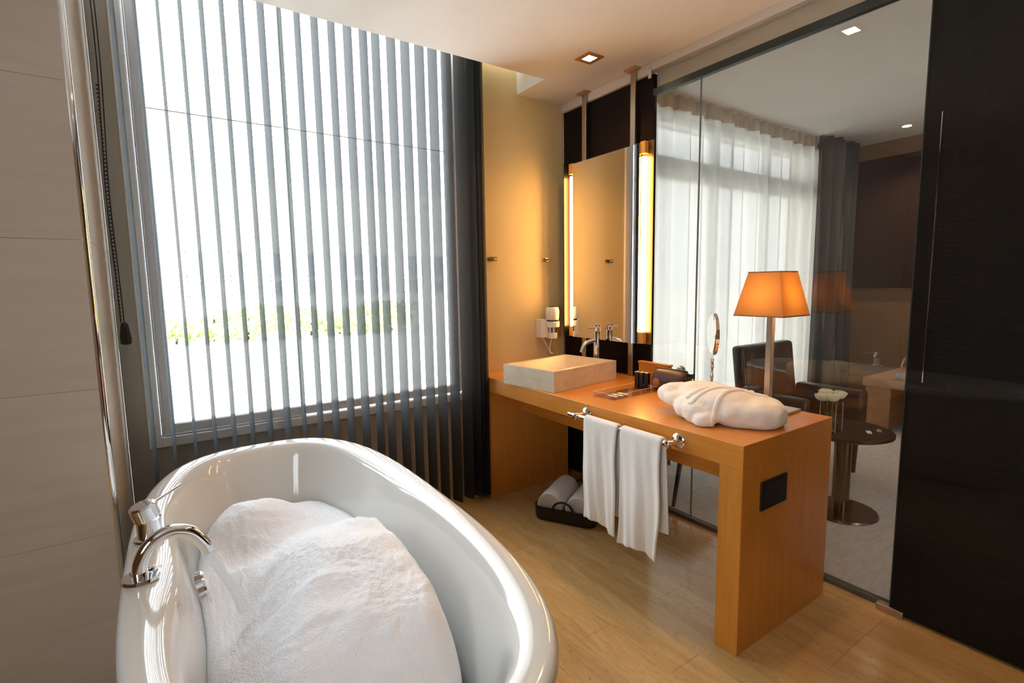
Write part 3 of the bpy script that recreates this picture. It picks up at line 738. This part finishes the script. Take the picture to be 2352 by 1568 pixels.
# box behind
wbx = thing('wooden_box', (2.325, 1.92, ZT), 'small orange wooden tissue box standing behind the toiletry bag', 'box')
obj('box_body', bx(2.262, 2.288, 1.800, 2.020, ZT + .0005, ZT + .112, .002, 1), 'oak_y', wbx)
obj('box_lid', bx(2.258, 2.292, 1.796, 2.024, ZT + .112, ZT + .124, .002, 1), 'oak_y', wbx)
pb = obj('pump_bottle', lathe(B(), (2.262, 1.722, ZT + .0005), [(.026, 0), (.028, .01), (.029, .07), (.027, .10), (.019, .122), (.004, .131)], 24), 'steel', smooth=True)
tag(pb, 'rounded silver bottle top peeking over the toiletry bag', 'bottle')
first = None
for i, (bx_, by_) in enumerate(((2.118, 1.897), (2.122, 1.868), (2.128, 1.838))):
    lab = ['black toiletry bottle in the row beside the bag, the one nearest the basin', 'black toiletry bottle, the middle one of the row of three', 'black toiletry bottle in the row of three, nearest the acrylic tray end'][i]
    if first is None:
        first = thing('toiletry_bottle', (bx_, by_, ZT), lab, 'bottle', 'row of three black toiletry bottles')
        obj('bottle_body', bx(bx_ - .0125, bx_ + .0125, by_ - .0125, by_ + .0125, ZT + .0005, ZT + .086, .004, 3), 'black', first, smooth=True)
        obj('cap', bx(bx_ - .0128, bx_ + .0128, by_ - .0128, by_ + .0128, ZT + .086, ZT + .094, .002, 2), 'steel', first, smooth=True)
    else: children_copy(first, (bx_, by_, ZT), None, lab)
ty = thing('acrylic_tray', (1.96, 1.83, ZT), 'shallow clear acrylic tray holding cards in front of the basin', 'tray')
# tray as rotated box: corners
def tray_pt(u, v, z): 
    a = math.radians(-9); c = Vector((1.772, 1.765)); return Vector((c.x + u * math.cos(a) - v * math.sin(a), c.y + u * math.sin(a) + v * math.cos(a), ZT + z))
a_t = math.radians(3)
def tbox(bm, u0, u1, v0, v1, z0, z1):
    r0 = ring(bm, [Vector((1.790 + u * math.cos(a_t) - v * math.sin(a_t), 1.752 + u * math.sin(a_t) + v * math.cos(a_t), ZT + z0)) for u, v in ((u0, v0), (u1, v0), (u1, v1), (u0, v1))])
    r1 = ring(bm, [v_.co + Vector((0, 0, z1 - z0)) for v_ in r0]); skin(bm, r0, r1); bm.faces.new(r0); bm.faces.new(r1)
TLu, TLv = .335, .145
bm = B(); tbox(bm, 0, TLu, 0, TLv, .0005, .0035); obj('tray_base', bm, 'acrylic', ty)
for q_ in ((0, TLu, 0, .003), (0, TLu, TLv - .003, TLv), (0, .003, .003, TLv - .003), (TLu - .003, TLu, .003, TLv - .003)):
    bm = B(); tbox(bm, *q_, .0036, .026); sw = obj('tray_side', bm, 'acrylic', ty)
    bm = B(); tbox(bm, *q_, .026, .0268); obj('side_edge', bm, 'white', sw)
bm = B(); tbox(bm, .05, .150, .03, .095, .0036, .0060); tg = obj('card', bm, 'paper'); tag(tg, 'small cream paper card lying in the acrylic tray', 'card')
bm = B(); tbox(bm, .07, .075, .02, .11, .0062, .0085); tbox(bm, .11, .1145, .015, .10, .0062, .0085); tg = obj('comb', bm, 'black'); tag(tg, 'thin dark toiletry sticks lying on the card in the tray', 'toiletry')

# ---- hair dryer
hdn = thing('hair_dryer', (2.20, 2.84, .99), 'cream hair dryer hanging in its wall holder left of the mirror', 'hair dryer')
obj('wall_bracket', bx(2.145, 2.205, 2.800, YW - .001, 1.005, 1.135, .006, 2), 'white', hdn)
bm = B(); lathe(bm, (2.232, 2.790, 1.128), [(.040, 0), (.046, .012), (.048, .05), (.046, .078), (.040, .090), (.022, .092)], 28); obj('dryer_head', bm, 'white', hdn, smooth=True)
bm = B()
for i in range(12):
    a = 2 * PI * i / 12; box(bm, 2.232 + .0415 * math.cos(a) - .004, 2.232 + .0415 * math.cos(a) + .004, 2.79 + .0415 * math.sin(a) - .004, 2.79 + .0415 * math.sin(a) + .004, 1.119, 1.131)
lathe(bm, (2.232, 2.790, 1.2195), [(.030, 0), (.030, .004), (.0, .004)], 24); obj('vent_grille', bm, 'black', hdn)['kind'] = 'stuff'
bm = B(); lathe(bm, (2.232, 2.790, 1.078), [(.046, 0), (.050, .003), (.050, .038), (.046, .041)], 28); obj('holder_ring', bm, 'white', hdn, smooth=True)
obj('dryer_neck', cyl((2.232, 2.790, 1.040), .028, .040, 20), 'chrome', hdn, smooth=True)
bm = B(); lathe(bm, (2.232, 2.790, 1.000), [(.034, 0), (.032, .038), (.028, .040)], 24); obj('dryer_foot', bm, 'white', hdn, smooth=True)
obj('cord', tube(bez([(2.175, 2.83, 1.01), (2.20, 2.82, .95), (2.235, 2.82, .90), (2.245, 2.80, .885), (2.215, 2.80, .90), (2.222, 2.80, .96), (2.228, 2.79, 1.002)], 8), .0040, 8), 'white', hdn, smooth=True)
# ---- towel hooks on wall
for i, (hx, lab) in enumerate(((1.782, 'small metal robe hook on the cream wall, beside the blind'), (2.235, 'small metal robe hook on the cream wall, above the hair dryer'))):
    h = thing('wall_hook', (hx, YW - .02, 1.545), lab, 'hook', 'robe hooks on the cream wall')
    obj('back_plate', bx(hx - .026, hx + .026, YW - .006, YW - .0005, 1.538, 1.562, .002, 1), 'brassring', h)
    bm = B(); box(bm, hx - .026, hx + .026, YW - .040, YW - .034, 1.538, 1.544); box(bm, hx - .026, hx + .026, YW - .040, YW - .034, 1.556, 1.562)
    box(bm, hx - .026, hx - .020, YW - .040, YW - .006, 1.538, 1.544); box(bm, hx + .020, hx + .026, YW - .040, YW - .006, 1.538, 1.544); obj('peg', bm, 'brassring', h)

# ---- basket with rolled towels
BA = Vector((1.690, 2.305, 0)); du = Vector((.505, -.863, 0)).normalized(); dv = Vector((.863, .505, 0)).normalized()
def bk(u, v, z): return BA + du * u + dv * v + Vector((0, 0, z))
bkt = thing('towel_basket', tuple(bk(.18, .2, 0)), 'low black leather tray basket with loop handle on the floor under the vanity', 'basket')
def rrect(u0, u1, v0, v1, r, z, n=5):
    pts = []
    for cx_, cy_, a0 in ((u1 - r, v1 - r, 0), (u0 + r, v1 - r, PI / 2), (u0 + r, v0 + r, PI), (u1 - r, v0 + r, 1.5 * PI)):
        for i in range(n + 1):
            a = a0 + PI / 2 * i / n; pts.append(bk(cx_ + r * math.cos(a), cy_ + r * math.sin(a), z))
    return pts
bm = B(); lv = [(.02, .0), (.005, .004), (.0, .02), (-.004, .085), (.003, .0855), (.006, .02), (.03, .012)]; prev = None
for ins, z in lv:
    rg = ring(bm, rrect(ins, .37 - ins, ins, .36 - ins, .045, z))
    if prev: skin(bm, prev, rg)
    else: bm.faces.new(rg)
    prev = rg
bm.faces.new(prev); obj('basket_body', bm, 'blackleather', bkt, smooth=True)
for v_ in (-.004, .364):
    obj('handle', tube([bk(.185 + .062 * math.cos(a), v_, .075 + .058 * math.sin(a)) for a in [PI * i / 14 for i in range(15)]], .0065, 8), 'blackleather', bkt, smooth=True)
def roll(u, v0, v1, z, r, label, seed):
    bm = B(); ax = dv; c = bk(u, v0, z); L = v1 - v0; up = Vector((0, 0, 1)); sd_ = du
    # spiral end: concentric ridges as lathe profile
    pr = [(0, .022), (r * .10, .006), (r * .19, .022), (r * .28, .003), (r * .37, .019), (r * .46, .000), (r * .55, .017), (r * .64, -.002), (r * .73, .015), (r * .82, -.004), (r * .90, .010), (r * .97, .002), (r, .02)]
    pr += [(r * (1.0 + .01 * math.sin(k)), .02 + (L - .04) * k / 10) for k in range(1, 11)] + [(r * .97, L - .006), (r * .8, L), (0, L)]
    lathe(bm, c, pr, 40, ax)
    rnd = random.Random(seed)
    for vv in bm.verts:
        p = vv.co; d = NZ.noise(p * 22) * .0035; q_ = (p - c); q_ -= ax * q_.dot(ax)
        if q_.length > .001: vv.co += q_.normalized() * d
    for vv in bm.verts:
        if (vv.co - c).z < -r * .93: vv.co.z = c.z - r * .93
    o = obj('rolled_towel', bm, 'terry', smooth='all'); tag(o, label, 'towel', 'rolled towels in the black basket'); return o
roll(.094, .012, .345, .089, .076, 'rolled beige-white towel in the black basket, left one', 1)
roll(.268, .012, .345, .089, .077, 'rolled white towel in the black basket, beside the hanging towels', 2)

# ---- downlights in bathroom ceiling
def downlight(x, y, z, s, label, e, vis=True):
    t = thing('ceiling_downlight', (x, y, z - .004), label, 'ceiling light', 'square recessed ceiling spotlights')
    bm = B(); frame_z(bm, x, y, s, s * .52, z - .004, z - .0005); obj('trim_ring', bm, 'dlframe', t)
    obj('lens', bx(x - s * .52, x + s * .52, y - s * .52, y + s * .52, z - .0030, z - .0010), 'dl', t)
    return t
def frame_z(bm, x, y, a, b, z0, z1):
    box(bm, x - a, x + a, y - a, y - b, z0, z1); box(bm, x - a, x + a, y + b, y + a, z0, z1); box(bm, x - a, x - b, y - b, y + b, z0, z1); box(bm, x + b, x + a, y - b, y + b, z0, z1)
downlight(2.045, 2.21, ZC, .058, 'square recessed ceiling spotlight with bronze rim near the mirror posts', 1)
downlight(1.88, 1.27, ZC, .058, 'square recessed ceiling spotlight above the near end of the vanity', 1)
downlight(1.88, .33, ZC, .058, 'added unseen ceiling spotlight warming the floor nearest the dark sliding panel', 1)  # out-of-view spotlight added to warm the right-hand floor
def spot(name, loc, e, col, size=2.2, tgt=None, r=.04):
    d = bpy.data.lights.new(name, 'SPOT'); d.energy = e; d.color = col; d.spot_size = size; d.spot_blend = .7; d.shadow_soft_size = r
    o = bpy.data.objects.new(name, d); COL.objects.link(o); o.location = loc
    if tgt: o.rotation_euler = (Vector(tgt) - Vector(loc)).to_track_quat('-Z', 'Y').to_euler()
    return o
WARM = (1, .50, .17)
spot('downlight_beam', (2.045, 2.21, ZC - .01), 16, WARM)
spot('downlight_beam', (1.88, 1.27, ZC - .01), 18, WARM)
spot('downlight_beam', (1.88, .33, ZC - .01), 13, WARM)  # beam of the added spotlight, aimed at the right-hand floor

# ================================================================== BEDROOM
cs = thing('sheer_curtain', (4.1, 2.76, 0), 'long white sheer curtain across the bedroom window behind the glass', 'curtain')
def wave(x): return 2.745 + .026 * math.sin(x * 31) + .014 * math.sin(x * 13 + 1) 
def cf_(u, v):
    x = 2.47 + (5.80 - 2.47) * u; z = .02 + 2.73 * v; a = 1 - .25 * (1 - v)
    return Vector((x + .008 * math.sin(x * 40 + v * 2), 2.745 + (wave(x) - 2.745) * a * (1 + .3 * math.sin(v * 3)), z))
bm = grid(B(), cf_, 520, 8); obj('voile_panel', bm, 'sheer', cs, smooth='all')
def hf_(u, v):
    x = 2.47 + (5.80 - 2.47) * u; return Vector((x, 2.742 + .018 * (1 if math.sin(x * 46) > 0 else -1) * min(1, abs(math.sin(x * 46)) * 3), 2.75 + .112 * v))
bm = grid(B(), hf_, 700, 1); obj('pleated_header', bm, 'header', cs)
struct(wall('trim_8', [(2.47, 6.5, 2.70, 2.80, 2.862, ZB)], 'rail'))
dc = thing('dark_curtain', (6.1, 2.72, 0), 'charcoal blackout curtain gathered at the right end of the sheer curtain', 'curtain')
def df_(u, v):
    x = 5.72 + (6.50 - 5.72) * u; pinch = 1 - .10 * math.sin(v * PI) ; z = .02 + 2.845 * v
    return Vector((6.11 + (x - 6.11) * pinch * (1.06 - .06 * v), 2.65 + .045 * math.sin(u * 34) + .02 * math.sin(u * 13 + v), z))
dco = obj('curtain_panel', grid(B(), df_, 140, 10), 'darkcurtain', dc, smooth='all'); solid(dco, .006)
pc = thing('wall_panel', (6.58, 1.9, 1.285), 'large dark plum rectangular panel on the tan bedroom wall', 'wall art')
obj('panel_board', bx(6.555, 6.599, .9, 2.722, 1.285, 2.69, .004, 1), 'plum', pc)
# armchair
ac = thing('armchair', (3.65, 1.78, 0), 'dark brown leather armchair with wooden legs beside the round table', 'chair')
obj('seat', bx(3.475, 3.955, 1.58, 1.965, .28, .42, .03, 3), 'leather', ac, smooth=True)
bk_ = B(); box(bk_, 3.38, 4.08, 1.97, 2.07, .26, .91, .03, 3)
for v in bk_.verts: v.co.y += (v.co.z - .26) * .12
obj('backrest', bk_, 'leather', ac, smooth=True)
for x0, x1, y0 in ((3.38, 3.470, 1.60), (3.960, 4.07, 1.50)):
    a_ = B(); box(a_, x0, x1, y0, 1.965, .26, .60, .025, 3); obj('armrest', a_, 'leather', ac, smooth=True)
for lx, ly in ((3.43, 1.64), (3.99, 1.54), (3.43, 1.93), (4.0, 1.93)):
    a_ = B(); lathe(a_, (lx, ly, 0), [(.013, 0), (.024, .262)], 12); obj('leg', a_, 'darkwood', ac)
# stool near glass
so = thing('leather_stool', (2.78, 2.12, 0), 'low dark stool with splayed legs behind the glass under the vanity', 'stool')
obj('seat', bx(2.60, 2.98, 1.96, 2.38, .36, .44, .02, 3), 'leather', so, smooth=True)
for (tx_, ty_), (fx, fy) in (((2.64, 1.98), (2.49, 1.93)), ((2.95, 1.99), (3.05, 1.96)), ((2.64, 2.35), (2.52, 2.42)), ((2.95, 2.35), (3.06, 2.42))):
    obj('leg', tube([(fx, fy, 0), (tx_, ty_, .37)], [.011, .018], 8), 'darkwood', so)
# round side table
TXc, TYc = 3.24, 1.31
rt = thing('round_side_table', (TXc, TYc, 0), 'low round dark side table with steel column and disc base behind the glass', 'table')
obj('base_disc', lathe(B(), (TXc, TYc, 0), [(.19, 0), (.195, .004), (.19, .014), (.03, .018)], 48), 'darksteel', rt, smooth=True)
obj('column', cyl((TXc, TYc, .016), .045, .465, 32), 'darksteel', rt, smooth=True)
obj('table_top', lathe(B(), (TXc, TYc, .478), [(.225, 0), (.245, .010), (.245, .026), (.240, .030)], 56), 'darkwood', rt, smooth=True)
cdn = 0
for i, (a, b, r_, m_, lb) in enumerate(((3.26, 1.19, .5, 'paper', 'small white card lying on the round side table'), (3.34, 1.17, .4, 'greypaper', 'small grey card lying on the round side table nearer its edge'))):
    o = obj('table_card', bx(a - .03, a + .03, b - .012, b + .012, .5085, .5100, rot=r_), m_); tag(o, lb, 'card')
VX, VY = 3.125, 1.335; zt_ = .508
vs_ = thing('flower_vase', (VX, VY, zt_), 'clear square glass vase of cream roses on the round side table', 'vase')
for q_ in ((VX - .042, VX + .042, VY - .042, VY - .039), (VX - .042, VX + .042, VY + .039, VY + .042), (VX - .042, VX - .039, VY - .039, VY + .039), (VX + .039, VX + .042, VY - .039, VY + .039)):
    obj('vase_side', bx(q_[0], q_[1], q_[2], q_[3], zt_ + .001, zt_ + .172), 'acrylic', vs_)
obj('vase_base', bx(VX - .042, VX + .042, VY - .042, VY + .042, zt_ + .0006, zt_ + .014, .002, 1), 'acrylic', vs_)
bm = B()
for q_ in ((-.042, -.042), (.042, -.042), (-.042, .042), (.042, .042)): box(bm, VX + q_[0] - .0009, VX + q_[0] + .0009, VY + q_[1] - .0009, VY + q_[1] + .0009, zt_ + .001, zt_ + .173)
obj('vase_edges', bm, 'paper', vs_)
obj('glass_pebbles', (lambda b: [bmesh.ops.create_icosphere(b, subdivisions=1, radius=.010, matrix=Matrix.Translation((VX + random.uniform(-.028, .028), VY + random.uniform(-.028, .028), zt_ + .024 + random.uniform(0, .03)))) for _ in range(26)] and b)(B()), 'acrylic', vs_)['kind'] = 'stuff'
def rose(c, r, seed):
    rnd = random.Random(seed); bm = B(); c = Vector(c)
    for k in range(5):
        n = [3, 4, 5, 6, 7][k]; Rk = r * (.42 + .15 * k); top = math.radians([8, 22, 36, 52, 70][k])
        for j in range(n):
            a0 = 2 * PI * j / n + k * .7 + rnd.uniform(-.15, .15); wd = 2 * PI / n * .72; tl = rnd.uniform(-.08, .12); V = []
            for i in range(7):
                u = (i / 6 - .5) * 2; row = []
                for q in range(6):
                    t = q / 5; th = math.radians(150) + (top + .22 * u * u - math.radians(150)) * t; a = a0 + u * wd
                    rr = Rk * (1 + (.16 + tl) * t ** 3 * (k > 1) + .05 * abs(u))
                    row.append(bm.verts.new(c + Vector((math.sin(th) * math.cos(a), math.sin(th) * math.sin(a), math.cos(th) * .85)) * rr))
                V.append(row)
            for i in range(6):
                for q in range(5): bm.faces.new((V[i][q], V[i + 1][q], V[i + 1][q + 1], V[i][q + 1]))
    return bm
for i, (dx_, dy_, dz_) in enumerate(((-.028, -.014, .208), (.014, -.030, .220), (.042, .012, .206), (-.008, .030, .222), (-.042, .034, .204))):
    c = (VX + dx_, VY + dy_, zt_ + dz_)
    f_ = thing('rose', (c[0], c[1], zt_ + .02), ['cream rose in the glass vase, left front bloom', 'cream rose in the glass vase, highest front bloom', 'pale yellow rose in the glass vase, right bloom', 'cream rose in the vase, top rear bloom', 'cream rose in the vase, low rear left bloom'][i], 'flower', 'cream roses in the vase')
    obj('bloom', rose(c, .033, i), 'rose', f_, smooth='all')
    obj('stem', tube([(VX + dx_ * .3, VY + dy_ * .3, zt_ + .02), (c[0], c[1], c[2] - .015)], .0025, 6), 'stem', f_)
# low bench / desk at back wall
bh = thing('low_console', (5.95, 1.2, 0), 'low wooden console table against the far bedroom wall carrying papers', 'table')
obj('console_top', bx(5.32, 6.54, .2, 2.02, .395, .470, .003, 1), 'browntable', bh)
obj('leg_panel', bx(5.34, 6.5, 1.80, 2.00, 0, .395), 'browntable', bh); obj('leg_panel', bx(5.34, 6.5, .22, .34, 0, .395), 'browntable', bh)
o = obj('magazine', bx(5.5, 5.78, 1.45, 1.86, .4705, .482, .002, 1, rot=.3), 'greypaper'); tag(o, 'grey magazine lying on the low console in the bedroom', 'magazine')
o = obj('paper_sheet', bx(5.42, 5.66, 1.15, 1.42, .4705, .474, rot=-.2), 'paper'); tag(o, 'white paper sheet lying on the low console', 'paper')
o = obj('folder', bx(6.0, 6.45, .9, 1.75, .4705, .515, .004, 1), 'black'); tag(o, 'flat black folder at the back of the low console', 'folder')
o = obj('small_bottle', lathe(B(), (6.35, 1.92, .4705), [(.028, 0), (.03, .06), (.012, .09), (.012, .12)], 14), 'glass', smooth=True); tag(o, 'tiny clear bottle standing on the low console by the wall', 'bottle')
o = obj('waste_bin', lathe(B(), (5.75, 1.35, 0), [(.14, 0), (.17, .30), (.16, .30), (.13, .01)], 24), 'black', smooth=True); tag(o, 'black round bin on the carpet beneath the low console', 'bin')
# bed seen faintly through the woven sliding panel
be = thing('bed', (4.6, -.2, 0), 'bed with pale linen standing in the bedroom behind the dark sliding panel', 'bed')
obj('bed_base', bx(3.4, 5.2, -1.3, .55, .05, .35, .02, 2), 'leather', be); obj('mattress', bx(3.42, 5.18, -1.28, .53, .352, .60, .05, 3), 'linen', be, smooth=True)
obj('headboard', bx(3.3, 5.3, -1.45, -1.32, .05, 1.1, .02, 2), 'leather', be)
for (px_, py_, lab) in ((6.12, 2.08, 'round recessed bedroom ceiling spotlight near the plum wall panel'), (6.12, 1.45, 'round recessed bedroom ceiling spotlight seen faintly through the dark panel')):
    t = thing('round_downlight', (px_, py_, ZB - .004), lab, 'ceiling light', 'round bedroom ceiling spotlights')
    obj('trim_ring', lathe(B(), (px_, py_, ZB - .004), [(.040, 0), (.052, .0005), (.052, .0035)], 28), 'dlframe', t)
    obj('lens', lathe(B(), (px_, py_, ZB - .0055), [(.038, 0), (.038, .001)], 28), 'dl', t)
    spot('bedroom_beam', (px_, py_, ZB - .02), 26, (1, .66, .36), 2.0)
pl_ = bpy.data.lights.new('bedroom_fill', 'POINT'); pl_.energy = 14; pl_.color = WARM; pl_.shadow_soft_size = .1  # unseen warm fill added for the bedroom; no lamp stands here
po = bpy.data.objects.new('bedroom_fill', pl_); COL.objects.link(po); po.location = (5.9, -1.2, 1.0)
